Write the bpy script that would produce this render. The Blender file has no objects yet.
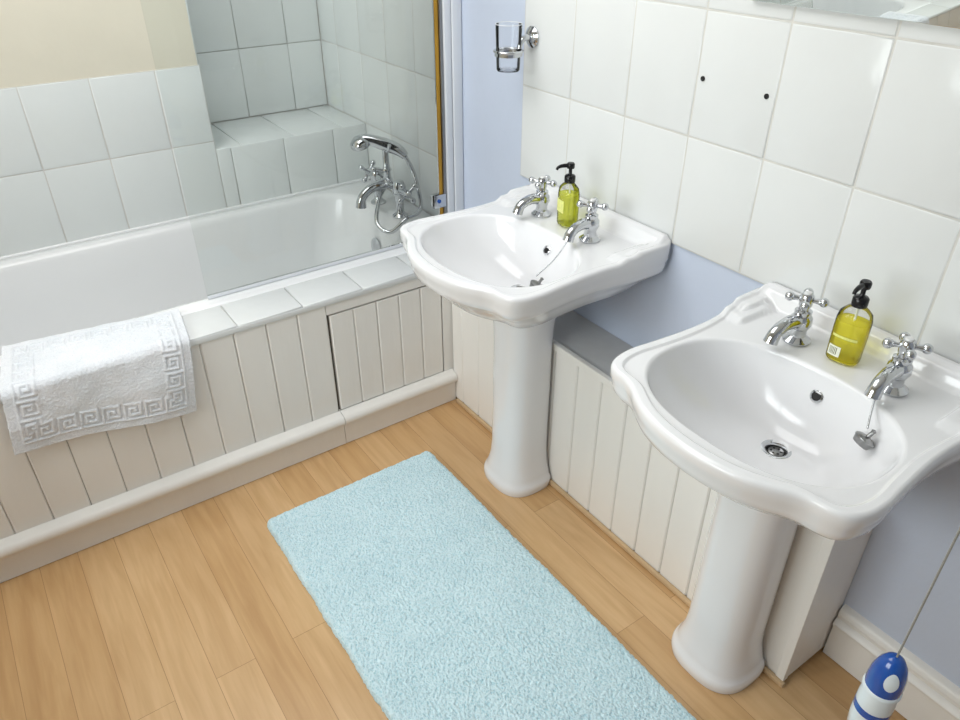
import bpy, bmesh, math, random
import numpy as np
from mathutils import Vector, Matrix, noise
random.seed(4)
S=bpy.context.scene
COL=S.collection
def lin(c):
    return tuple(((v/255)/12.92 if v/255<=0.04045 else ((v/255+0.055)/1.055)**2.4) for v in c)
# ------------------------------------------------------------------ materials
def newmat(name):
    m=bpy.data.materials.new(name); m.use_nodes=True
    nt=m.node_tree; b=nt.nodes['Principled BSDF']; return m,nt,b
def pmat(name,rgb,rough=0.5,metal=0,bump=0,bscale=50,var=0,vscale=5,coat=0,spec=0.5,trans=0,ior=1.45,stretch=None,sheen=0,bdist=0.01,detail=3):
    m,nt,b=newmat(name); c=lin(rgb)
    b.inputs['Base Color'].default_value=(*c,1); b.inputs['Roughness'].default_value=rough
    b.inputs['Metallic'].default_value=metal; b.inputs['Specular IOR Level'].default_value=spec
    b.inputs['Coat Weight'].default_value=coat; b.inputs['Coat Roughness'].default_value=0.08
    b.inputs['Transmission Weight'].default_value=trans; b.inputs['IOR'].default_value=ior
    b.inputs['Sheen Weight'].default_value=sheen
    tc=nt.nodes.new('ShaderNodeTexCoord'); mp=nt.nodes.new('ShaderNodeMapping')
    nt.links.new(tc.outputs['Object'],mp.inputs['Vector'])
    if stretch: mp.inputs['Scale'].default_value=stretch
    if bump:
        n=nt.nodes.new('ShaderNodeTexNoise'); n.inputs['Scale'].default_value=bscale; n.inputs['Detail'].default_value=detail
        nt.links.new(mp.outputs[0],n.inputs['Vector'])
        bp=nt.nodes.new('ShaderNodeBump'); bp.inputs['Strength'].default_value=bump; bp.inputs['Distance'].default_value=bdist
        nt.links.new(n.outputs['Fac'],bp.inputs['Height']); nt.links.new(bp.outputs[0],b.inputs['Normal'])
    if var:
        n=nt.nodes.new('ShaderNodeTexNoise'); n.inputs['Scale'].default_value=vscale; n.inputs['Detail'].default_value=4
        nt.links.new(mp.outputs[0],n.inputs['Vector'])
        r=nt.nodes.new('ShaderNodeValToRGB'); nt.links.new(n.outputs['Fac'],r.inputs[0])
        r.color_ramp.elements[0].position=0.3; r.color_ramp.elements[1].position=0.7
        r.color_ramp.elements[0].color=(*[x*(1-var) for x in c],1); r.color_ramp.elements[1].color=(*[min(1,x*(1+var*0.4)) for x in c],1)
        nt.links.new(r.outputs[0],b.inputs['Base Color'])
    return m
M_TILE=pmat('white_glazed_tile',(226,228,228),0.14,bump=0.12,bscale=9,bdist=0.02,var=0.02,vscale=3)
M_TILEB=pmat('bath_glazed_tile',(229,233,232),0.2,bump=0.10,bscale=9,bdist=0.02,var=0.02,vscale=3)
M_GROUT=pmat('grout',(214,212,207),0.85,bump=0.1,bscale=120,var=0.12,vscale=8)
M_BLUE=pmat('blue_wall_paint',(200,209,227),0.6,bump=0.08,bscale=60,var=0.03,vscale=4)
M_CREAM=pmat('cream_wall_paint',(225,219,202),0.65,bump=0.08,bscale=60,var=0.04,vscale=4)
M_CEIL=pmat('ceiling_paint',(243,243,241),0.8,bump=0.05,bscale=40)
M_CERAM=pmat('white_ceramic',(234,234,236),0.13,coat=0.3,var=0.01)
M_BATH=pmat('bath_enamel',(240,241,242),0.2,coat=0.2,var=0.01)
M_PAINT=pmat('white_gloss_paint',(237,234,229),0.36,bump=0.1,bscale=30,stretch=(1,1,0.15),var=0.03,vscale=6)
M_DARKGAP=pmat('dark_gap',(105,96,86),0.8,var=0.2)
M_CHROME=pmat('chrome',(205,207,210),0.08,metal=1,var=0.01)
M_STEEL=pmat('brushed_metal',(150,150,150),0.3,metal=1,var=0.05)
M_BLACK=pmat('black_plastic',(18,18,20),0.25,var=0.05)
M_DARK=pmat('dark_hole',(20,18,18),0.6,var=0.05)
M_GREYBOARD=pmat('grey_board',(206,205,204),0.55,bump=0.05,bscale=30,var=0.08,vscale=9)
M_TRIMWOOD=pmat('beige_wood_trim',(205,176,138),0.5,var=0.1,vscale=12)
M_GOLD=pmat('brass_seal',(196,148,52),0.35,metal=0.5,var=0.15,vscale=10)
M_FRAME=pmat('screen_frame',(228,231,236),0.3,var=0.03)
M_HBLUE=pmat('blue_glaze',(24,82,170),0.15,coat=0.5,var=0.08,vscale=30)
M_HWHITE=pmat('pale_glaze_and_highlight',(225,236,242),0.15,coat=0.5,var=0.03,vscale=30)
M_CORD=pmat('grey_cord',(150,148,142),0.8,var=0.1,vscale=200)
M_LABEL=pmat('label_paper',(238,240,225),0.5,var=0.03,vscale=60)
M_PORC=pmat('tap_button',(225,225,225),0.2,var=0.02)
M_LEAF=pmat('hedge_leaves',(96,140,66),0.7,bump=0.6,bscale=12,var=0.5,vscale=6,bdist=0.1)

def liquid(name,rgb,trc):
    m,nt,b=newmat(name)
    b.inputs['Base Color'].default_value=(*lin(rgb),1); b.inputs['Roughness'].default_value=0.06
    tr=nt.nodes.new('ShaderNodeBsdfTransparent'); tr.inputs[0].default_value=(*lin(trc),1)
    tl=nt.nodes.new('ShaderNodeBsdfTranslucent'); tl.inputs[0].default_value=(*lin(rgb),1)
    a=nt.nodes.new('ShaderNodeMixShader'); a.inputs[0].default_value=0.8
    nt.links.new(b.outputs[0],a.inputs[1]); nt.links.new(tr.outputs[0],a.inputs[2])
    c=nt.nodes.new('ShaderNodeMixShader'); c.inputs[0].default_value=0.15
    nt.links.new(a.outputs[0],c.inputs[1]); nt.links.new(tl.outputs[0],c.inputs[2])
    nt.links.new(c.outputs[0],nt.nodes['Material Output'].inputs[0])
    return m
M_LIQ1=liquid('green_soap',(240,242,100),(248,250,170)); M_LIQ2=liquid('yellow_soap',(250,240,80),(253,248,150))
def thin_glass(name,tint,ior=1.45):
    m,nt,b=newmat(name)
    tr=nt.nodes.new('ShaderNodeBsdfTransparent'); tr.inputs[0].default_value=(*tint,1)
    gl=nt.nodes.new('ShaderNodeBsdfGlossy'); gl.inputs['Roughness'].default_value=0.02
    fr=nt.nodes.new('ShaderNodeFresnel'); fr.inputs[0].default_value=ior
    mx=nt.nodes.new('ShaderNodeMixShader')
    nt.links.new(fr.outputs[0],mx.inputs[0]); nt.links.new(tr.outputs[0],mx.inputs[1]); nt.links.new(gl.outputs[0],mx.inputs[2])
    nt.links.new(mx.outputs[0],nt.nodes['Material Output'].inputs[0]); return m
M_GLASS=thin_glass('screen_glass',(0.965,0.98,0.975),1.4)
M_TUMB=thin_glass('tumbler_glass',(0.97,0.975,0.98),1.3)
M_BOTTLE=thin_glass('clear_plastic',(0.985,0.985,0.97),1.3)
M_MIRROR=pmat('mirror_silver',(235,240,238),0.01,metal=1)

def floor_mat():
    m,nt,b=newmat('oak_laminate'); L=nt.links; N=nt.nodes
    tc=N.new('ShaderNodeTexCoord'); sp=N.new('ShaderNodeSeparateXYZ'); L.new(tc.outputs['Object'],sp.inputs[0])
    cb=N.new('ShaderNodeCombineXYZ'); L.new(sp.outputs['Y'],cb.inputs[0]); L.new(sp.outputs['X'],cb.inputs[1])
    def brick(w,h,mort,c1,c2,cm):
        br=N.new('ShaderNodeTexBrick'); br.offset=0.37; br.inputs['Scale'].default_value=1
        br.inputs['Brick Width'].default_value=w; br.inputs['Row Height'].default_value=h
        br.inputs['Mortar Size'].default_value=mort; br.inputs['Mortar Smooth'].default_value=0.1
        br.inputs['Color1'].default_value=(*c1,1); br.inputs['Color2'].default_value=(*c2,1); br.inputs['Mortar'].default_value=(*cm,1)
        L.new(cb.outputs[0],br.inputs['Vector']); return br
    b1=brick(1.25,0.098,0.0006,lin((218,182,136)),lin((203,163,114)),lin((164,124,80)))
    b2=brick(1.25,0.098,0.0,(0,0,0),(1,1,1),(0,0,0))
    sc=N.new('ShaderNodeVectorMath'); sc.operation='SCALE'; sc.inputs['Scale'].default_value=7.3; L.new(b2.outputs['Color'],sc.inputs[0])
    ad=N.new('ShaderNodeVectorMath'); ad.operation='ADD'; L.new(tc.outputs['Object'],ad.inputs[0]); L.new(sc.outputs[0],ad.inputs[1])
    mp=N.new('ShaderNodeMapping'); mp.inputs['Scale'].default_value=(1,0.07,1); L.new(ad.outputs[0],mp.inputs[0])
    n1=N.new('ShaderNodeTexNoise'); n1.inputs['Scale'].default_value=60; n1.inputs['Detail'].default_value=6; n1.inputs['Distortion'].default_value=0.6; L.new(mp.outputs[0],n1.inputs[0])
    mp2=N.new('ShaderNodeMapping'); mp2.inputs['Scale'].default_value=(1,0.16,1); L.new(ad.outputs[0],mp2.inputs[0])
    n2=N.new('ShaderNodeTexNoise'); n2.inputs['Scale'].default_value=9; n2.inputs['Detail'].default_value=3; n2.inputs['Distortion'].default_value=1.5; L.new(mp2.outputs[0],n2.inputs[0])
    def ramp(src,a,bb,ca,cbb):
        r=N.new('ShaderNodeValToRGB'); r.color_ramp.elements[0].position=a; r.color_ramp.elements[1].position=bb
        r.color_ramp.elements[0].color=(*ca,1); r.color_ramp.elements[1].color=(*cbb,1); L.new(src,r.inputs[0]); return r
    r1=ramp(n1.outputs['Fac'],0.35,0.65,(0.90,0.86,0.81),(1.0,1.0,1.0)); r2=ramp(n2.outputs['Fac'],0.38,0.6,(0.90,0.87,0.835),(1.0,1.0,1.0))
    def mul(a,bb):
        x=N.new('ShaderNodeMix'); x.data_type='RGBA'; x.blend_type='MULTIPLY'; x.inputs[0].default_value=1
        L.new(a,x.inputs[6]); L.new(bb,x.inputs[7]); return x.outputs[2]
    c=mul(mul(b1.outputs['Color'],r1.outputs[0]),r2.outputs[0]); L.new(c,b.inputs['Base Color'])
    b.inputs['Roughness'].default_value=0.28
    bp=N.new('ShaderNodeBump'); bp.inputs['Strength'].default_value=0.05; bp.inputs['Distance'].default_value=0.005; L.new(n1.outputs['Fac'],bp.inputs['Height']); L.new(bp.outputs[0],b.inputs['Normal'])
    return m
M_FLOOR=floor_mat()
def fabric(name,ra,rb,scale,dist,stretch=(1,1,1),bs=0.6):
    m,nt,b=newmat(name); L=nt.links; N=nt.nodes
    tc=N.new('ShaderNodeTexCoord'); mp=N.new('ShaderNodeMapping'); mp.inputs['Scale'].default_value=stretch; L.new(tc.outputs['Object'],mp.inputs[0])
    v=N.new('ShaderNodeTexVoronoi'); v.inputs['Scale'].default_value=scale; L.new(mp.outputs[0],v.inputs['Vector'])
    n=N.new('ShaderNodeTexNoise'); n.inputs['Scale'].default_value=scale*0.6; n.inputs['Detail'].default_value=5; L.new(mp.outputs[0],n.inputs['Vector'])
    a=N.new('ShaderNodeMath'); a.operation='ADD'; L.new(v.outputs['Distance'],a.inputs[0]); L.new(n.outputs['Fac'],a.inputs[1])
    r=N.new('ShaderNodeValToRGB'); r.color_ramp.elements[0].position=0.5; r.color_ramp.elements[1].position=1.15
    r.color_ramp.elements[0].color=(*lin(rb),1); r.color_ramp.elements[1].color=(*lin(ra),1); L.new(a.outputs[0],r.inputs[0])
    n3=N.new('ShaderNodeTexNoise'); n3.inputs['Scale'].default_value=9; n3.inputs['Detail'].default_value=6; n3.inputs['Roughness'].default_value=0.7; L.new(tc.outputs['Object'],n3.inputs['Vector'])
    r3=N.new('ShaderNodeValToRGB'); r3.color_ramp.elements[0].position=0.35; r3.color_ramp.elements[1].position=0.65
    r3.color_ramp.elements[0].color=(0.9,0.93,0.94,1); r3.color_ramp.elements[1].color=(1,1,1,1); L.new(n3.outputs['Fac'],r3.inputs[0])
    x=N.new('ShaderNodeMix'); x.data_type='RGBA'; x.blend_type='MULTIPLY'; x.inputs[0].default_value=1; L.new(r.outputs[0],x.inputs[6]); L.new(r3.outputs[0],x.inputs[7])
    L.new(x.outputs[2],b.inputs['Base Color'])
    bp=N.new('ShaderNodeBump'); bp.inputs['Strength'].default_value=bs; bp.inputs['Distance'].default_value=dist; L.new(a.outputs[0],bp.inputs['Height']); L.new(bp.outputs[0],b.inputs['Normal'])
    b.inputs['Roughness'].default_value=0.95; b.inputs['Sheen Weight'].default_value=0.3; b.inputs['Specular IOR Level'].default_value=0.1
    return m
M_RUG=fabric('aqua_tufted_cotton',(216,239,246),(170,213,225),210,0.005,(1,0.7,1),0.6)
M_TOWEL=fabric('white_terry',(237,238,242),(219,220,227),380,0.0015)

# ------------------------------------------------------------------ mesh builder
class MB:
    def __init__(s): s.v=[];s.f=[];s.mi=[];s.mats=[]
    def add(s,vs,fs,mat,mtx=None):
        o=len(s.v)
        if mat not in s.mats: s.mats.append(mat)
        k=s.mats.index(mat)
        for p in vs:
            p=Vector(p)
            if mtx is not None: p=mtx@p
            s.v.append(tuple(p))
        for f in fs: s.f.append(tuple(i+o for i in f)); s.mi.append(k)
    def loft(s,rings,mat,mtx=None,cap0=False,cap1=False):
        n=len(rings[0]); vs=[p for r in rings for p in r]; fs=[]
        for i in range(len(rings)-1):
            for j in range(n):
                a=i*n+j;b=i*n+(j+1)%n; fs.append((a,b,b+n,a+n))
        if cap0: fs.append(tuple(range(n))[::-1])
        if cap1: fs.append(tuple((len(rings)-1)*n+j for j in range(n)))
        s.add(vs,fs,mat,mtx)
    def lathe(s,prof,mat,mtx=None,seg=32,cap=True):
        rings=[[(r*math.cos(2*math.pi*j/seg),r*math.sin(2*math.pi*j/seg),z) for j in range(seg)] for r,z in prof]
        s.loft(rings,mat,mtx,cap,cap)
    def tube(s,pts,rad,mat,mtx=None,seg=12,sub=0):
        P=[Vector(p) for p in pts]; R=list(rad) if hasattr(rad,'__len__') else [rad]*len(P)
        if sub:
            Q=[];RR=[]
            for i in range(len(P)-1):
                p0=P[max(i-1,0)];p1=P[i];p2=P[i+1];p3=P[min(i+2,len(P)-1)]
                for k in range(sub):
                    t=k/sub
                    Q.append(0.5*((2*p1)+(p2-p0)*t+(2*p0-5*p1+4*p2-p3)*t*t+(-p0+3*p1-3*p2+p3)*t**3)); RR.append(R[i]*(1-t)+R[i+1]*t)
            Q.append(P[-1]);RR.append(R[-1]);P=Q;R=RR
        rings=[];nrm=None
        for i,p in enumerate(P):
            t=(P[min(i+1,len(P)-1)]-P[max(i-1,0)]).normalized()
            if nrm is None:
                nrm=t.cross(Vector((0,0,1)))
                if nrm.length<0.1: nrm=t.cross(Vector((0,1,0)))
                nrm.normalize()
            nrm=(nrm-t*nrm.dot(t)).normalized(); bn=t.cross(nrm)
            rings.append([tuple(p+R[i]*(math.cos(2*math.pi*j/seg)*nrm+math.sin(2*math.pi*j/seg)*bn)) for j in range(seg)])
        s.loft(rings,mat,mtx,True,True)
    def ball(s,c,r,mat,mtx=None,seg=14):
        prof=[(max(1e-4,r*math.sin(math.pi*k/8)),-r*math.cos(math.pi*k/8)) for k in range(9)]
        m=Matrix.Translation(c); s.lathe(prof,mat,(mtx@m) if mtx is not None else m,seg)
    def box(s,a,b,mat,bev=0.0,mtx=None,seg=2):
        bm=bmesh.new(); bmesh.ops.create_cube(bm,size=1)
        for v in bm.verts: v.co=Vector([(a[i]+b[i])/2+v.co[i]*(b[i]-a[i]) for i in range(3)])
        if bev: bmesh.ops.bevel(bm,geom=list(bm.edges),offset=bev,segments=seg,profile=0.5,affect='EDGES')
        bm.verts.index_update()
        s.add([v.co[:] for v in bm.verts],[[v.index for v in f.verts] for f in bm.faces],mat,mtx); bm.free()
    def extrude(s,prof,axis_pts,mat):
        o=Vector(axis_pts)
        s.loft([[tuple(p) for p in prof],[tuple(Vector(p)+o) for p in prof]],mat,None,True,True)
    def build(s,name,thr=40,parent=None,smooth=True):
        me=bpy.data.meshes.new(name); me.from_pydata(s.v,[],s.f)
        for m in s.mats: me.materials.append(m)
        me.polygons.foreach_set('material_index',s.mi); me.update()
        bm=bmesh.new(); bm.from_mesh(me); bmesh.ops.recalc_face_normals(bm,faces=bm.faces)
        if smooth:
            for f in bm.faces: f.smooth=True
            for e in bm.edges:
                if len(e.link_faces)==2 and e.calc_face_angle(0)>math.radians(thr): e.smooth=False
        bm.to_mesh(me); bm.free()
        o=bpy.data.objects.new(name,me); COL.objects.link(o)
        if parent: o.parent=parent
        return o

XW=1.377      # tile face of sink wall
YP=1.895      # bath panel face
YB=2.78       # wall behind bath
YR=3.14       # recess back
ZL=0.55       # bath ledge
XL=-1.3; YN=-1.3; ZC=2.4
XR=0.757
TT=0.006
# ------------------------------------------------------------------ room shell
b=MB(); b.box((XL-0.1,YN-0.1,-0.1),(XW+0.1,YR+0.1,0),M_FLOOR); floor=b.build('floor',smooth=False)
b=MB(); b.box((XL-0.1,YN-0.1,ZC),(XW+0.1,YR+0.1,ZC+0.1),M_CEIL); b.build('ceiling',smooth=False)
b=MB(); b.box((XW+TT,YN-0.1,0),(XW+0.1,YR+0.1,ZC),M_BLUE); wr=b.build('wall_right',smooth=False)
b=MB(); b.box((XL-0.1,YN-0.1,0),(XW+TT,YN,ZC),M_BLUE); b.build('wall_front',smooth=False)
b=MB()
b.box((XL-0.1,YB+TT,0),(XR,YR+0.1,ZC),M_CREAM)
b.box((XR,YB+TT,0),(XW+TT,YR+TT,0.784-TT),M_GROUT)
b.box((XR,YR+TT,0),(XW+TT,YR+0.1,ZC),M_GROUT)
wb=b.build('wall_back',smooth=False)
WY0,WY1,WZ0,WZ1=0.25,1.75,0.98,2.05
b=MB()
b.box((XL-0.15,YN,0),(XL,WY0,ZC),M_CREAM); b.box((XL-0.15,WY1,0),(XL,YB+TT,ZC),M_CREAM)
b.box((XL-0.15,WY0,0),(XL,WY1,WZ0),M_CREAM); b.box((XL-0.15,WY0,WZ1),(XL,WY1,ZC),M_CREAM)
b.build('wall_left',smooth=False)
b=MB()
fx0,fx1=XL-0.11,XL-0.05
for (ya,yb,za,zb) in [(WY0,WY0+.06,WZ0,WZ1),(WY1-.06,WY1,WZ0,WZ1),(WY0,WY1,WZ0,WZ0+.06),(WY0,WY1,WZ1-.06,WZ1),((WY0+WY1)/2-.035,(WY0+WY1)/2+.035,WZ0,WZ1),(WY0,WY1,1.5,1.54)]:
    b.box((fx0,ya,za),(fx1,yb,zb),M_PAINT,0.006)
b.box((XL-0.12,WY0-.04,WZ0-.03),(XL+0.06,WY1+.04,WZ0),M_PAINT,0.006)
b.box((XL-0.082,WY0+.05,WZ0+.05),(XL-0.078,WY1-.05,WZ1-.05),M_GLASS)
b.build('window_1')

# tiles -------------------------------------------------------------
def tiles(name,org,ua,va,us,vs,mat,parent,gap=0.003,th=TT):
    ua=Vector(ua);va=Vector(va);n=ua.cross(va); org=Vector(org); mb=MB()
    if name.endswith('_n'): n=-n
    for i in range(len(us)-1):
        for j in range(len(vs)-1):
            a,bb=us[i]+gap/2,us[i+1]-gap/2; c,d=vs[j]+gap/2,vs[j+1]-gap/2
            if bb-a<0.004 or d-c<0.004: continue
            rx=random.uniform(-1,1)*0.0004; ry=random.uniform(-1,1)*0.0004
            def P(u,v,h,inset=0):
                uu=min(max(u,a+inset),bb-inset); vv=min(max(v,c+inset),d-inset)
                k=(uu-(a+bb)/2)/(bb-a)*rx*2+(vv-(c+d)/2)/(d-c)*ry*2
                return tuple(org+ua*uu+va*vv+n*(h+(k if h>0.001 else 0)))
            q=[(a,c),(bb,c),(bb,d),(a,d)]
            rings=[[P(u,v,0.0) for u,v in q],[P(u,v,th-0.002) for u,v in q],[P(u,v,th-0.0006,0.0012) for u,v in q],[P(u,v,th,0.0035) for u,v in q]]
            mb.loft(rings,mat,None,False,True)
    return mb.build(name.replace('_n',''),thr=80,parent=parent)
def grid(start,end,ref,step):
    k=math.ceil((start-ref)/step-1e-6); out=[start]
    while ref+k*step<end-1e-6:
        p=ref+k*step
        if p>start+0.004: out.append(p)
        k+=1
    out.append(end); return out
TW,THh=0.2075,0.2675
GB=0.0015
b=MB(); b.box((XW+GB,YN,0.855),(XW+TT+0.001,1.752,ZC),M_GROUT); b.box((XW+GB,2.17,ZL-0.1),(XW+TT+0.001,YR+TT,ZC),M_GROUT); b.build('grout_bed',smooth=False,parent=wr)
zs=grid(0.855,ZC,0.855,THh)
tiles('tile_field_a_n',(XW+TT+0.001,0,0),(0,1,0),(0,0,1),grid(YN,1.752,1.752,TW),zs,M_TILE,wr,th=TT+0.001)
tiles('tile_field_b_n',(XW+TT+0.001,0,0),(0,1,0),(0,0,1),grid(2.17,YR,YB,TW),grid(ZL,ZC,0.784,THh),M_TILEB,wr,th=TT+0.001)
b=MB(); b.box((XL,YB+GB,ZL-0.1),(XR,YB+TT+0.001,1.08),M_GROUT); b.build('grout_bed',smooth=False,parent=wb)
def yt(name,y,xs,zs_): tiles(name,(0,y,0),(1,0,0),(0,0,1),xs,zs_,M_TILEB,wb)
yt('tile_field_c',YB+TT,grid(XL,XR,0.605,TW),[ZL-0.0,0.815,1.08])
yt('tile_field_d',YB+TT,grid(XR,XW,0.605,TW),[ZL,0.784])
yt('tile_field_e',YR+TT,grid(XR,XW,0.605,TW),grid(0.784,ZC,0.784,THh))
tiles('tile_field_f',(0,0,0.784-TT),(1,0,0),(0,1,0),grid(XR,XW,0.65,TW),[YB,YR],M_TILEB,wb)
tiles('tile_field_g',(XR-TT+0.001,0,0),(0,1,0),(0,0,1),[YB+0.001,3.0,YR],grid(0.784,ZC,0.784,THh),M_TILEB,wb)
b=MB()
for (y,z) in [(1.112,1.253),(0.944,1.248)]:
    b.lathe([(0.0001,0),(0.0055,0),(0.0055,0.004),(0.0001,0.005)],M_DARK,Matrix.Translation((XW+0.002,y,z))@Matrix.Rotation(-math.pi/2,4,'Y'),16)
b.build('screw_plugs',parent=wr)
b=MB(); b.tube([(XL,YB-0.001,ZL+0.004),(XW,YB-0.001,ZL+0.004)],0.006,M_BATH); b.build('sealant_bead',parent=wb)

# ------------------------------------------------------------------ T&G panelling
def boards(mb,along,fixed,a0,a1,z0,z1,bw,ref,mat,thick=0.014):
    g=grid(a0,a1,ref,bw)
    for i in range(len(g)-1):
        p,q=g[i],g[i+1]
        if q-p<0.01: continue
        c=0.004; gp=0.0006
        jit=random.uniform(0,0.0008)
        pr=[(p+gp,thick),(p+gp,c),(p+gp+c,jit),(q-gp-c,jit),(q-gp,c),(q-gp,thick)]
        if along=='x': pts=[(u,fixed+d,z0) for u,d in pr]
        else: pts=[(fixed+d,u,z0) for u,d in pr]
        mb.extrude(pts,(0,0,z1-z0),mat)
BF=1.205
b=MB()
boards(b,'x',YP,XL,0.752,0.02,ZL-0.012,0.097,0.755,M_PAINT)
boards(b,'x',YP,0.760,1.168,0.13,0.488,0.0816,0.760,M_PAINT)
b.box((0.752,YP+0.001,0.494),(BF+0.01,YP+0.014,ZL-0.012),M_PAINT,0.001)
b.box((1.171,YP+0.001,0.02),(BF+0.01,YP+0.014,0.494),M_PAINT,0.001)
b.box((XL,YP+0.014,0.02),(BF+0.02,YP+0.02,ZL-0.012),M_DARKGAP)
b.box((0.752,YP+0.001,0.02),(1.17,YP+0.014,0.124),M_PAINT)
b.build('bath_panel',thr=20)
def skirt(name,prof,fn,a0,a1,mat,joints=()):
    mb=MB(); cuts=[a0,*joints,a1]
    for i in range(len(cuts)-1):
        p0=[fn(cuts[i]+(0.0008 if i else 0),d,z) for d,z in prof]; p1=[fn(cuts[i+1]-0.0008,d,z) for d,z in prof]
        mb.loft([p0,p1],mat,None,True,True)
    return mb.build(name,thr=35)
pr=[(0,0.002),(0.020,0.002),(0.020,0.078),(0.022,0.082)]+[(0.020+0.015*math.sin(a),0.101-0.019*math.cos(a)) for a in np.linspace(0.3,2.9,9)]+[(0.012,0.122),(0,0.128)]
skirt('baseboard_bath',pr,lambda a,d,z:(a,YP-d,z),XL,BF-0.001,M_PAINT,joints=(0.755,))
pr2=[(0,0.002),(0.02,0.002),(0.02,0.105),(0.026,0.11),(0.028,0.118),(0.024,0.126),(0.016,0.132),(0.016,0.14),(0.02,0.146),(0.018,0.156),(0.01,0.165),(0,0.17)]
skirt('baseboard_right',pr2,lambda a,d,z:(XW+TT-d,a,z),YN,0.455,M_PAINT)
skirt('baseboard_left',pr2,lambda a,d,z:(XL+d,a,z),YN,YP-0.04,M_PAINT)
skirt('baseboard_front',pr2,lambda a,d,z:(a,YN+d,z),XL+0.03,XW-0.03,M_PAINT)
ZBX=0.51
b=MB()
boards(b,'y',BF,0.472,YP-0.002,0.012,ZBX-0.012,0.097,0.472,M_PAINT)
b.box((BF+0.014,0.472,0.012),(BF+0.02,YP-0.002,ZBX-0.012),M_DARKGAP)
b.box((BF+0.001,0.458,0.012),(XW+0.004,0.472,ZBX-0.002),M_PAINT,0.002)
b.box((BF-0.004,0.456,0.012),(BF+0.016,0.478,ZBX-0.002),M_PAINT,0.002)
b.box((BF-0.003,0.478,ZBX-0.022),(BF+0.014,YP-0.002,ZBX),M_PAINT,0.003)
b.box((BF+0.014,0.472,ZBX-0.014),(XW+0.005,YP-0.002,ZBX-0.006),M_GREYBOARD,0.001)
b.build('pipe_boxing',thr=20)
b=MB(); b.box((BF-0.012,0.45,0.001),(BF-0.0005,YP-0.036,0.016),M_TRIMWOOD,0.003); b.build('trim_1')

# ------------------------------------------------------------------ bathtub
def rrect(cx,cy,hx,hy,r,z,n=16):
    out=[]
    for k,(sx,sy) in enumerate([(1,1),(-1,1),(-1,-1),(1,-1)]):
        for i in range(n):
            a=math.pi/2*k+math.pi/2*i/(n-1); out.append((cx+sx*(hx-r)+r*math.cos(a),cy+sy*(hy-r)+r*math.sin(a),z))
    return out
bx0,bx1,by0,by1=-0.36,XW-0.001,2.045,YB-0.001
cx,cy=(bx0+bx1)/2,(by0+by1)/2; hx,hy=(bx1-bx0)/2,(by1-by0)/2
b=MB()
icx=cx-0.03
R=[rrect(cx,cy,hx-0.01,hy-0.01,0.02,0.03),rrect(cx,cy,hx-0.01,hy-0.01,0.02,ZL-0.03),rrect(cx,cy,hx,hy,0.02,ZL-0.03),rrect(cx,cy,hx,hy,0.02,ZL-0.006),rrect(cx,cy,hx-0.002,hy-0.002,0.02,ZL-0.001),rrect(cx,cy,hx-0.008,hy-0.008,0.02,ZL+0.003)]
for (ix,iy,r,z) in [(0.105,0.052,0.14,0.004),(0.112,0.060,0.14,0.002),(0.118,0.066,0.14,-0.006),(0.124,0.070,0.14,-0.02),(0.15,0.085,0.14,-0.14),(0.18,0.10,0.14,-0.26),(0.205,0.12,0.14,-0.33),(0.235,0.145,0.13,-0.365),(0.28,0.19,0.1,-0.38),(0.4,0.27,0.05,-0.383)]:
    R.append(rrect(icx,cy,hx-ix,hy-iy,r,ZL+z))
b.loft(R,M_BATH,None,True,True)
b.lathe([(0.0001,0.004),(0.02,0.004),(0.03,0.002),(0.034,0)],M_CHROME,Matrix.Translation((0.95,cy,ZL-0.383)),24)
b.lathe([(0.034,0),(0.034,0.005),(0.026,0.009),(0.0001,0.01)],M_CHROME,Matrix.Translation((icx+hx-0.150,cy,ZL-0.13))@Matrix.Rotation(math.radians(-83),4,'Y'),24)
tub=b.build('bathtub',thr=60)
b=MB(); b.box((XL,YP+0.004,ZL-0.03),(XW+0.004,by0-0.001,ZL-0.004),M_GROUT); lg=b.build('bath_ledge',smooth=False)
tiles('ledge_tiles',(0,0,ZL-0.004),(1,0,0),(0,1,0),grid(XL,XW,0.48,0.2),[YP-0.004,by0-0.002],M_TILE,lg)
b=MB(); b.box((XL,YP-0.004,ZL-0.02),(XW-0.17,YP+0.004,ZL-0.004),M_TILE,0.001); b.build('ledge_edge',parent=lg)
b=MB(); b.box((XL,by0,0.0),(bx0-0.001,YB-0.001,ZL-0.002),M_TILE,0.002); b.build('end_shelf',parent=lg)

# ------------------------------------------------------------------ shower screen
YG=2.09
b=MB()
b.box((0.46,YG-0.003,ZL+0.018),(1.290,YG+0.003,1.98),M_GLASS,0.0)
b.box((0.46,YG-0.004,ZL+0.006),(1.290,YG+0.004,ZL+0.017),M_FRAME,0.001)
b.box((1.291,YG-0.006,ZL+0.01),(1.304,YG+0.006,1.98),M_GOLD,0.002)
b.box((1.305,YG-0.010,ZL+0.006),(1.316,YG+0.010,2.0),M_STEEL,0.003)
b.box((1.318,YG-0.016,ZL+0.006),(1.344,YG+0.016,2.0),M_FRAME,0.004)
b.box((1.346,YG-0.020,ZL+0.006),(XW+0.004,YG+0.020,2.0),M_FRAME,0.003)
b.box((1.262,YG-0.014,0.665),(1.312,YG+0.012,0.712),M_CHROME,0.003)
b.lathe([(0.0001,0),(0.007,0),(0.007,0.003),(0.0001,0.004)],M_HBLUE,Matrix.Translation((1.282,YG-0.014,0.69))@Matrix.Rotation(math.pi/2,4,'X'),16)
b.build('shower_screen')

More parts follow.
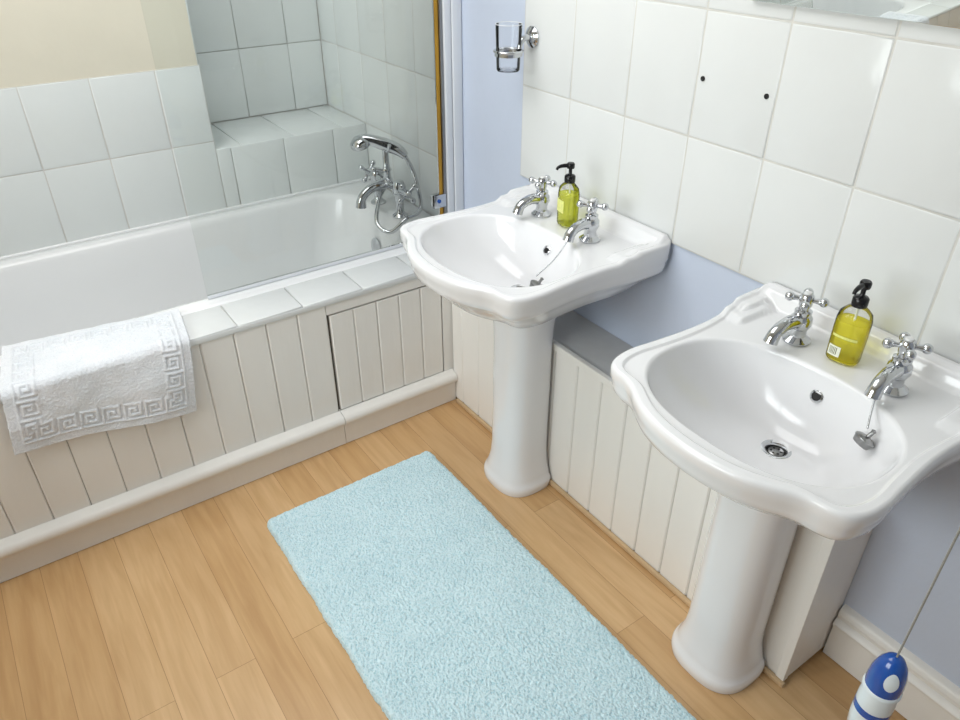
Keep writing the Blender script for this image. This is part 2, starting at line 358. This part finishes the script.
# ------------------------------------------------------------------ bath mixer with handset
def cross(mb,mtx,R=0.03,ra=0.005):
    mb.lathe([(0.0001,-0.012),(0.011,-0.012),(0.012,-0.004),(0.012,0.006),(0.009,0.011),(0.0001,0.012)],M_CHROME,mtx,20)
    mb.lathe([(0.007,0.0115),(0.006,0.0145),(0.0001,0.0155)],M_PORC,mtx,16)
    for k in range(4):
        a=k*math.pi/2+0.6; d=Vector((math.cos(a),math.sin(a),0))
        mb.tube([d*0.006,d*(R*0.55),d*(R*0.85),d*R],[ra*0.8,ra*0.75,ra*1.1,ra*1.25],M_CHROME,mtx,10)
        mb.ball(d*(R+0.001),ra*1.55,M_CHROME,mtx,12)
bmx,bmy=1.268,2.42
MX=Matrix.Translation((bmx,bmy,ZL+0.004))@Matrix.Scale(1.15,4)
b=MB()
for s in (-1,1):
    y=s*0.075
    b.lathe([(0.026,0),(0.026,0.004),(0.018,0.01),(0.013,0.016),(0.012,0.05),(0.015,0.056),(0.015,0.07),(0.021,0.078),(0.023,0.1),(0.016,0.118),(0.0001,0.12)],M_CHROME,MX@Matrix.Translation((0,y,0)),24)
    mt=MX@Matrix.Translation((0,y+s*0.055,0.093))@Matrix.Rotation(-s*math.pi/2,4,'X')
    b.tube([(0,y,0.093),(0,y+s*0.045,0.093)],[0.016,0.011],M_CHROME,MX,16)
    cross(b,mt,0.032,0.0062)
b.tube([(0,-0.075,0.093),(0,-0.03,0.093),(0,0,0.093),(0,0.03,0.093),(0,0.075,0.093)],[0.015,0.014,0.022,0.014,0.015],M_CHROME,MX,20,sub=3)
b.tube([(0,0,0.09),(-0.04,0,0.088),(-0.075,0,0.078),(-0.098,0,0.055),(-0.103,0,0.03)],[0.019,0.016,0.015,0.015,0.018],M_CHROME,MX,16,sub=4)
b.lathe([(0.013,0),(0.012,0.03),(0.017,0.035),(0.011,0.045),(0.010,0.1),(0.015,0.104),(0.0001,0.108)],M_CHROME,MX@Matrix.Translation((0,0,0.1)),20)
b.tube([(0,0,0.13),(-0.04,0.01,0.14)],[0.007,0.005],M_CHROME,MX); b.ball((-0.042,0.01,0.141),0.009,M_CHROME,MX)
zc=0.205
for s in (-1,1):
    b.tube([(0,0,zc-0.01),(0,s*0.02,zc-0.002),(0,s*0.03,zc+0.018)],0.006,M_CHROME,MX,sub=3)
b.tube([(0.045,-0.05,zc-0.022),(0.03,-0.03,zc-0.003),(0,0,zc+0.012),(-0.03,0.026,zc+0.024),(-0.052,0.044,zc+0.028)],[0.012,0.019,0.021,0.018,0.016],M_CHROME,MX,sub=4,seg=16)
hm=MX@Matrix.Translation((-0.062,0.05,zc+0.022))@Matrix.Rotation(math.radians(-20),4,'Y')
b.lathe([(0.0001,-0.018),(0.032,-0.018),(0.036,-0.011),(0.034,0.0),(0.020,0.012),(0.0001,0.018)],M_CHROME,hm,24)
b.tube([(0.045,-0.05,zc-0.022),(0.06,-0.075,zc-0.08),(0.045,-0.13,zc-0.17),(-0.02,-0.15,0.02),(-0.07,-0.13,-0.02),(-0.09,-0.08,0.0),(-0.045,-0.02,0.05),(-0.01,0,0.08)],0.0068,M_CHROME,MX,sub=8)
b.build('bath_mixer_tap')

# ------------------------------------------------------------------ basins
KW=0.885
half=[(0,0),(0.1,0),(0.2,0),(0.27,0),(0.298,0.001),(0.304,0.008),(0.305,0.05),(0.303,0.1),(0.295,0.16),(0.290,0.22),(0.292,0.29),(0.300,0.37),(0.305,0.415),(0.300,0.458),(0.283,0.487),(0.255,0.498),(0.224,0.502),(0.197,0.511),(0.165,0.528),(0.12,0.547),(0.06,0.560),(0,0.564)]
half=[(w*KW,d) for w,d in half]
def dense(h):
    out=[]
    for i in range(len(h)-1):
        p0=Vector(h[max(i-1,0)]);p1=Vector(h[i]);p2=Vector(h[i+1]);p3=Vector(h[min(i+2,len(h)-1)])
        for k in range(8):
            t=k/8; out.append(0.5*((2*p1)+(p2-p0)*t+(2*p0-5*p1+4*p2-p3)*t*t+(-p0+3*p1-3*p2+p3)*t**3))
    out.append(Vector(h[-1])); return out
CD=0.345
hd=dense(half); ang=np.array([math.atan2(p[0],-(p[1]-CD)) for p in hd]); rad=np.array([math.hypot(p[0],p[1]-CD) for p in hd])
o_=np.argsort(ang); ang=ang[o_];rad=rad[o_]
NT=240
TH=[2*math.pi*k/NT for k in range(NT)]
def fold(t):
    t=t%(2*math.pi); return (t if t<=math.pi else 2*math.pi-t)
OR=[float(np.interp(fold(t),ang,rad)) for t in TH]
def brad(t):
    a=0.224; f=fold(t); s=abs(math.sin(f)); c=-math.cos(f)
    bb=0.168
    n=2.35
    return 1/((s/a)**n+(abs(c)/bb)**n)**(1/n)
BR=[brad(t) for t in TH]
ZR=0.838
DD=0.268; DEP=0.142
def sm(x): x=max(0,min(1,x)); return x*x*(3-2*x)
def topz(w,d,eo):
    w=w/KW
    a=0.034*sm((0.050-d)/0.022)*sm((0.298-abs(w))/0.02+0.35)
    c=0.018*sm((abs(w)-0.250)/0.010)*sm((0.125-d)/0.014)
    e=0.010*sm((abs(w)-0.228)/0.010)*sm((0.165-d)/0.014)
    bead=0.0045*sm((0.028-eo)/0.008)
    return ZR+max(a,c,e)+bead
def sink(cy):
    mb=MB(); W=lambda w,d,z:(XW-0.0015-d,cy+w,z)
    def pt(k,r): return (r*math.sin(TH[k]),CD-r*math.cos(TH[k]))
    rings=[]
    for s in [0.12,0.16,0.22,0.3,0.38,0.46,0.54,0.62,0.7,0.77,0.83,0.88,0.92,0.95,0.97,0.985,0.995]:
        rg=[]
        for k in range(NT):
            w,d=pt(k,BR[k]); w2=w*s; d2=DD+(d-DD)*s
            if s<0.3:
                q=sm((s-0.12)/0.18); rr=0.021; an=math.atan2(w,d-DD)
                cw,cd=rr*math.sin(an),DD+rr*math.cos(an); w2=w2*q+cw*(1-q); d2=d2*q+cd*(1-q)
            rg.append(W(w2,d2,ZR-0.004-DEP*(1-s**2.5)**0.8))
        rings.append(rg)
    rings.append([W(*pt(k,BR[k]+0.001),ZR-0.0035) for k in range(NT)])
    rings.append([W(*pt(k,BR[k]+0.003),ZR-0.0015) for k in range(NT)])
    NS=46
    for i in range(NS+1):
        s=i/NS; rg=[]
        for k in range(NT):
            r0=BR[k]+0.007; r1=OR[k]-0.008; r=r0+(r1-r0)*s; w,d=pt(k,r); rg.append(W(w,d,topz(w,d,OR[k]-r)))
        rings.append(rg)
    for (i_,dz) in [(0.004,-0.0015),(0.001,-0.005),(0,-0.011),(0.001,-0.026),(0.005,-0.034),(0.006,-0.045),(0.010,-0.058),(0.018,-0.066)]:
        rg=[]
        for k in range(NT):
            w,d=pt(k,OR[k]-i_); w1,d1=pt(k,OR[k]-0.008); zt=topz(w1,d1,0.008)
            rg.append(W(w,d,zt+dz if dz>-0.02 else ZR+0.004+dz))
        rings.append(rg)
    PC=0.235; PY=0.023
    for t,dz in [(0.14,-0.078),(0.22,-0.098),(0.34,-0.13),(0.5,-0.155),(0.7,-0.18),(0.9,-0.2),(1,-0.21)]:
        rg=[]
        for k in range(NT):
            w,d=pt(k,OR[k]); pw=0.078*math.sin(TH[k])+PY; pd=PC-0.066*math.cos(TH[k])
            rg.append(W(w+(pw-w)*t,d+(pd-d)*t,ZR+dz))
        rings.append(rg)
    mb.loft(rings,M_CERAM)
    pr=[(0.0,1.26),(0.012,1.29),(0.024,1.29),(0.034,1.24),(0.040,1.18),(0.052,1.16),(0.07,1.09),(0.10,1.03),(0.14,1.0),(0.3,0.99),(0.5,0.98),(0.56,1.0),(0.6,1.06),(0.63,1.15),(0.66,1.2)]
    rg=[]
    for z,sc in pr:
        r_=[]
        for k in range(96):
            t=2*math.pi*k/96; c,s_=math.cos(t),math.sin(t); n=2.7
            q=1/((abs(c))**n+(abs(s_))**n)**(1/n)
            w=0.081*sc*q*s_+PY; d=PC+0.078*sc*q*c
            x=min(XW-d,BF-0.014 if z<0.02 else BF-0.005)
            r_.append((x,cy+w,z+0.001))
        rg.append(r_)
    mb.loft(rg,M_CERAM,None,True,False)
    dz=ZR-0.004-DEP
    wm=Matrix.Translation(W(0,DD,dz-0.002))
    mb.lathe([(0.030,0.0005),(0.031,0.003),(0.027,0.005),(0.021,0.003),(0.020,-0.008)],M_CHROME,wm,32,cap=False)
    mb.lathe([(0.0205,-0.005),(0.0001,-0.005)],M_DARK,wm,32,cap=False)
    mb.lathe([(0.0001,-0.004),(0.0145,-0.004),(0.015,-0.003),(0.0145,-0.0015),(0.0001,-0.001)],M_STEEL,wm,28)
    for k in range(6):
        a=k*math.pi/3; mb.lathe([(0.0001,0),(0.0024,0),(0.0001,0.0004)],M_DARK,wm@Matrix.Translation((0.009*math.cos(a),0.009*math.sin(a),-0.0012)),10)
    s=0.90; d=DD+(CD-0.168-DD)*s; z=ZR-0.004-DEP*(1-s**2.5)**0.8
    om=Matrix.Translation(W(-0.006,d,z))@Matrix.Rotation(math.radians(-60),4,'Y')
    mb.lathe([(0.009,-0.004),(0.0125,-0.001),(0.013,0.002),(0.010,0.0035),(0.0085,0.0015),(0.0085,0.001)],M_CHROME,om,24,cap=False)
    mb.lathe([(0.009,0.0015),(0.0001,0.0015)],M_DARK,om,24,cap=False)
    return mb.build('pedestal_sink',thr=70)
SY=[1.392,0.579]
sinks=[sink(y) for y in SY]
SYT=[1.397,0.580]
def tap(x,y,z,rot=0):
    mb=MB(); mt=Matrix.Translation((x,y,z))@Matrix.Rotation(rot,4,'Z')@Matrix.Scale(1.12,4)
    mb.lathe([(0.0001,0),(0.024,0),(0.025,0.004),(0.020,0.008),(0.015,0.012),(0.0135,0.022),(0.016,0.028),(0.0195,0.036),(0.0185,0.048),(0.014,0.054),(0.015,0.057),(0.015,0.061),(0.010,0.064),(0.0085,0.074),(0.0001,0.075)],M_CHROME,mt,28)
    mb.tube([(0,0,0.040),(-0.024,0,0.045),(-0.046,0,0.042),(-0.063,0,0.032),(-0.070,0,0.016)],[0.0145,0.013,0.0115,0.0115,0.013],M_CHROME,mt,16,sub=4)
    cross(mb,mt@Matrix.Translation((0,0,0.083)),0.027,0.0056)
    return mb.build('basin_tap')
def soap(x,y,z,mat,lab,rot=0):
    mb=MB(); mt=Matrix.Translation((x,y,z))@Matrix.Rotation(rot,4,'Z')
    def body(rows,m_,g=0):
        R=[]
        for zz,a,c in rows:
            a-=g;c-=g
            R.append([( c*math.copysign(abs(math.cos(t))**0.75,math.cos(t)), a*math.copysign(abs(math.sin(t))**0.75,math.sin(t)),zz+0.0005) for t in [2*math.pi*k/48 for k in range(48)]])
        mb.loft(R,m_,mt,True,True)
    body([(0,0.024,0.019),(0.002,0.029,0.023),(0.006,0.031,0.0245),(0.06,0.0315,0.025),(0.09,0.031,0.0245),(0.103,0.028,0.022),(0.112,0.019,0.015),(0.117,0.012,0.012),(0.122,0.011,0.011)],M_BOTTLE)
    body([(0.003,0.026,0.020),(0.007,0.031,0.0245),(0.06,0.0315,0.025),(0.086,0.031,0.0245),(0.0865,0.030,0.024)],mat,0.0015)
    mb.tube([(0,0,0.01),(0.004,0.0,0.06),(0,0,0.118)],0.0022,M_LABEL,mt,8)
    mb.lathe([(0.0001,0.118),(0.014,0.118),(0.0145,0.121),(0.0145,0.134),(0.012,0.137),(0.006,0.139),(0.0045,0.141),(0.0045,0.154),(0.0095,0.155),(0.0105,0.158),(0.0105,0.166),(0.0085,0.169),(0.0001,0.17)],M_BLACK,mt,24)
    mb.tube([(0,0,0.162),(-0.02,0.002,0.163),(-0.034,0.003,0.160),(-0.038,0.003,0.154)],[0.0055,0.005,0.004,0.0035],M_BLACK,mt,10,sub=3)
    for (t0,t1,h0,h1,m_) in lab:
        L=[]
        for zz in (h0,h1):
            L.append([(-0.0255*abs(math.cos(t))**0.75,0.0319*math.copysign(abs(math.sin(t))**0.75,math.sin(t)),zz) for t in np.linspace(t0,t1,20)])
        vs=L[0]+L[1]; fs=[(i,i+1,i+21,i+20) for i in range(19)]; mb.add(vs,fs,m_,mt)
    return mb.build('soap_dispenser')
M_LG=pmat('green_label',(230,232,140),0.35,var=0.2,vscale=120)
M_BAR=pmat('barcode_ink',(110,112,80),0.5,var=0.1)
for i,cy_ in enumerate(SYT):
    zt=ZR+0.0008
    tap(1.256,cy_+0.100,zt,-0.1); tap(1.250,cy_-0.106,zt,0.05)
    lab=[[(-0.5,0.6,0.04,0.074,M_LG)],[(0.0,0.75,0.014,0.036,M_LABEL)]+[(0.12+k*0.09,0.165+k*0.09,0.0175,0.033,M_BAR) for k in range(6)]+[(-0.7,0.7,0.055,0.060,M_LG)]][i]
    soap(1.268,cy_+0.005,zt,[M_LIQ1,M_LIQ2][i],lab,rot=-0.25 if i==0 else 0.15)
    mb=MB(); ty=cy_-0.106
    if i==1: px,py,pz=1.135,cy_-0.135,ZR-0.048
    else: px,py,pz=1.045,cy_-0.145,ZR-0.058
    A=Vector((1.192,ty,zt+0.040)); B=Vector((px,py,pz+0.03)); n=36
    for k in range(n+1):
        t=k/n; p=A.lerp(B,t); p.z-=0.02*math.sin(math.pi*t)*(1-0.4*t)
        if k==0: p=A
        mb.ball(p,0.0021,M_CHROME,None,8)
    pm=Matrix.Translation((px,py,pz))@Matrix.Rotation(0.5,4,'Y')@Matrix.Rotation(0.3,4,'X')
    mb.lathe([(0.0001,-0.007),(0.015,-0.007),(0.018,0.001),(0.0195,0.003),(0.0195,0.006),(0.014,0.010),(0.004,0.012),(0.0035,0.022),(0.005,0.026),(0.0001,0.029)],M_STEEL,pm,24)
    mb.build('plug_and_chain',parent=sinks[i])

# ------------------------------------------------------------------ tumbler & holder
b=MB(); hy_,hz=1.712,1.257
rm=Matrix.Translation((XW-0.0005,hy_,hz))@Matrix.Rotation(-math.pi/2,4,'Y')
b.lathe([(0.0001,0),(0.027,0),(0.028,0.005),(0.02,0.011),(0.012,0.015),(0.0001,0.016)],M_CHROME,rm,28)
gx=XW-0.084
b.tube([(XW-0.01,hy_,hz),(XW-0.03,hy_,hz),(XW-0.042,hy_,hz-0.01),(gx+0.037,hy_,hz-0.026)],[0.009,0.008,0.007,0.006],M_CHROME,None,12,sub=3)
b.tube([(gx+0.038*math.cos(a),hy_+0.038*math.sin(a),hz-0.028) for a in np.linspace(0,2*math.pi,40)],0.004,M_CHROME)
b.lathe([(0.038,-0.012),(0.038,-0.001),(0.0365,-0.001),(0.0365,-0.012)],M_CHROME,Matrix.Translation((gx,hy_,hz-0.028)),36,cap=False)
b.build('tumbler_holder')
b=MB(); b.lathe([(0.0001,0),(0.030,0),(0.032,0.003),(0.036,0.118)],M_TUMB,Matrix.Translation((gx,hy_,hz-0.078)),40,cap=False)
b.tube([(gx+0.036*math.cos(a),hy_+0.036*math.sin(a),hz+0.040) for a in np.linspace(0,2*math.pi,40)],0.0011,M_FRAME,None,6)
b.lathe([(0.0001,0.0),(0.030,0.0),(0.0305,0.004),(0.0001,0.005)],M_TUMB,Matrix.Translation((gx,hy_,hz-0.0785)),40,cap=False)
b.build('glass_tumbler')

# ------------------------------------------------------------------ mirror
b=MB(); b.box((XW-0.012,-0.35,1.419),(XW-0.004,1.02,2.05),M_MIRROR,0.002)
b.box((XW-0.004,-0.33,1.429),(XW-0.0005,1.0,2.04),M_STEEL); b.build('wall_mirror')

# ------------------------------------------------------------------ pull cord
b=MB(); px,py,pz=0.911,0.206,0.608
PM=Matrix.Translation((px,py,pz))
b.tube([(px,py,pz+0.02),(px,py,ZC-0.02)],0.0016,M_CORD,None,8)
b.lathe([(0.0001,-0.03),(0.03,-0.03),(0.035,0),(0.0001,0)],M_HWHITE,Matrix.Translation((px,py,ZC)),24)
b.lathe([(0.0001,0.03),(0.007,0.029),(0.014,0.023),(0.021,0.010),(0.0255,-0.008),(0.027,-0.026),(0.0265,-0.04)],M_HBLUE,PM,32,cap=False)
b.lathe([(0.0265,-0.04),(0.0285,-0.043),(0.0285,-0.048),(0.026,-0.05)],M_HWHITE,PM,32,cap=False)
b.lathe([(0.026,-0.05),(0.0275,-0.07),(0.0275,-0.12),(0.025,-0.15),(0.018,-0.168),(0.0001,-0.175)],M_HWHITE,PM,32,cap=False)
b.lathe([(0.0277,-0.085),(0.0277,-0.10)],M_HBLUE,PM,32,cap=False)
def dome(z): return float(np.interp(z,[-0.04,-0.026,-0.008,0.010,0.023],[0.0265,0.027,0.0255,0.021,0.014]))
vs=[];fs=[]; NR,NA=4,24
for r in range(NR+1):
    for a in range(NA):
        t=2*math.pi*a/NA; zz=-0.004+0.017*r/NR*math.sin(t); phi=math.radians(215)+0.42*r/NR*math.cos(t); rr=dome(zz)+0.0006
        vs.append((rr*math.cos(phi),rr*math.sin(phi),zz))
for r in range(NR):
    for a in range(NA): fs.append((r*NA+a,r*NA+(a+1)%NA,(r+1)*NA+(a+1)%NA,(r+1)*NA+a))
b.add(vs,fs,M_HWHITE,PM)  # white oval is a highlight painted onto the blue dome
b.build('light_pull_cord')

# ------------------------------------------------------------------ bath mat
def rug():
    x0,x1,y0,y1=0.386,0.962,0.47,1.674; st=0.0027; nx=int((x1-x0)/st);ny=int((y1-y0)/st); T=0.019
    vs=[];fs=[]
    for j in range(ny+1):
        for i in range(nx+1):
            u=i/nx;v=j/ny; x=x0+(x1-x0)*u;y=y0+(y1-y0)*v
            ex=min(x-x0,x1-x);ey=min(y-y0,y1-y)
            rc=0.022
            dx=max(0,rc-ex);dy=max(0,rc-ey); e=min(ex,ey)
            if dx>0 and dy>0:
                L=math.hypot(dx,dy); e=rc-L
                if L>rc:
                    k=rc/L; cx_=x0+rc if x<(x0+x1)/2 else x1-rc; cy_=y0+rc if y<(y0+y1)/2 else y1-rc
                    x=cx_+(x-cx_)*k; y=cy_+(y-cy_)*k; e=0
            wob=0.003*noise.noise(Vector((x*9,y*9,3)))+0.002*noise.noise(Vector((x*60,y*60,3)))
            h=T*math.sqrt(max(0,1-(1-min(1,e/0.016))**2))
            n1=noise.noise(Vector((x*180,y*150,0))); n2=noise.noise(Vector((x*10,y*10,5))); n3=noise.noise(Vector((x*70,y*95,8)))
            z=0.002+h*(1+0.21*n1+0.07*n2+0.06*n3)
            vs.append((x+wob+0.0014*n1,y+wob+0.001*n3,z))
    for j in range(ny):
        for i in range(nx):
            a=j*(nx+1)+i; fs.append((a,a+1,a+nx+2,a+nx+1))
    mb=MB(); mb.add(vs,fs,M_RUG)
    mb.box((x0+0.012,y0+0.012,0.0005),(x1-0.012,y1-0.012,0.003),M_RUG)
    return mb.build('bath_mat',thr=180)
rug()

# ------------------------------------------------------------------ towel
KEY=["########","#.......","#.#####.","#.#...#.","#.#.#.#.","#.###.#.","#.....#.","#######."]
def key(p,q): return 1.0 if KEY[int(q)%8][int(p)%8]=='#' else 0.0
def towel():
    W,L=0.455,0.41; al=math.radians(7.6); na,nb=250,226
    ca,sa=math.cos(al),math.sin(al)
    rr=0.022; zt=ZL+0.005; vs=[];fs=[]
    yf=YP-0.016
    for j in range(nb+1):
        for i in range(na+1):
            a=W*i/na; q=L*j/nb
            x=-0.085+a*ca-q*sa; s=q*ca+a*sa
            y0=2.12
            flat=y0-(yf+rr)
            if s<flat: y=y0-s; z=zt+0.012; n=Vector((0,0,1))
            elif s<flat+rr*math.pi/2:
                t=(s-flat)/rr; y=yf+rr-rr*math.sin(t); z=zt+0.012-rr+rr*math.cos(t); n=Vector((0,-math.sin(t),math.cos(t)))
            else: y=yf; z=zt+0.012-rr-(s-flat-rr*math.pi/2); n=Vector((0,-1,0))
            cell=0.0066; bw=8*cell
            e=[a-0.022,W-0.022-a,q-0.022,L-0.022-q]; k=min(range(4),key=lambda t:e[t]); m=e[k]
            if 0<=m<bw: h=0.0034*key((q if k<2 else a)/cell,m/cell)
            elif m<0: h=0.0006
            else: h=0.0012
            h+=0.0009*noise.noise(Vector((a*160,q*160,0)))+0.004*noise.noise(Vector((a*7,q*7,2)))+0.002*noise.noise(Vector((a*25,q*25,4)))
            if s>flat+0.02:
                g=min(1,(s-flat-0.02)/0.1); h+=g*(0.008+0.009*math.sin(a*17+0.8+q*3))
            vs.append(tuple(Vector((x,y,z))+n*h))
    for j in range(nb):
        for i in range(na):
            k=j*(na+1)+i; fs.append((k,k+1,k+na+2,k+na+1))
    mb=MB(); mb.add(vs,fs,M_TOWEL); o=mb.build('towel',thr=180)
    me=o.data
    if me.polygons[na//2].normal.z<0: me.flip_normals()
    md=o.modifiers.new('thickness','SOLIDIFY'); md.thickness=0.009; md.offset=-1
    return o
towel()

# ------------------------------------------------------------------ outside
b=MB(); vs=[];fs=[]
for j in range(41):
    for i in range(81):
        y=-3+8*i/80; z=-0.5+2.6*j/40; p=Vector((0,y,z)); vs.append((-4.5+0.35*noise.noise(p*1.6)+0.15*noise.noise(p*5),y,z+0.2*noise.noise(Vector((y*1.5,0,9)))*j/40))
for j in range(40):
    for i in range(80):
        k=j*81+i; fs.append((k,k+1,k+82,k+81))
b.add(vs,fs,M_LEAF); b.build('garden_hedge')

# ------------------------------------------------------------------ lights
def area(name,loc,rot,sx,sy,p,c=(1,1,1)):
    l=bpy.data.lights.new(name,'AREA'); l.shape='RECTANGLE'; l.size=sx;l.size_y=sy; l.energy=p;l.color=c
    o=bpy.data.objects.new(name,l); o.location=loc;o.rotation_euler=rot; COL.objects.link(o); return o
area('window_daylight',(XL-0.2,(WY0+WY1)/2,(WZ0+WZ1)/2),(0,math.radians(-90),0),WZ1-WZ0,WY1-WY0,44,(0.965,0.99,1))
area('ceiling_fill_light',(0.25,1.75,ZC-0.03),(0,0,0),1.2,1.6,25,(0.985,0.995,1))  # unseen area light added below the ceiling for soft fill
w=bpy.data.worlds.new('sky'); S.world=w; w.use_nodes=True
w.node_tree.nodes['Background'].inputs[0].default_value=(0.88,0.94,1,1); w.node_tree.nodes['Background'].inputs[1].default_value=1.7
# ------------------------------------------------------------------ camera
cam=bpy.data.cameras.new('camera'); cam.sensor_width=36; cam.lens=740/960*36; cam.clip_start=0.02
co=bpy.data.objects.new('camera',cam); co.location=(0,0,1.62); co.rotation_euler=(math.radians(57),0,math.radians(-35)); COL.objects.link(co); S.camera=co
S.view_settings.view_transform='Standard'
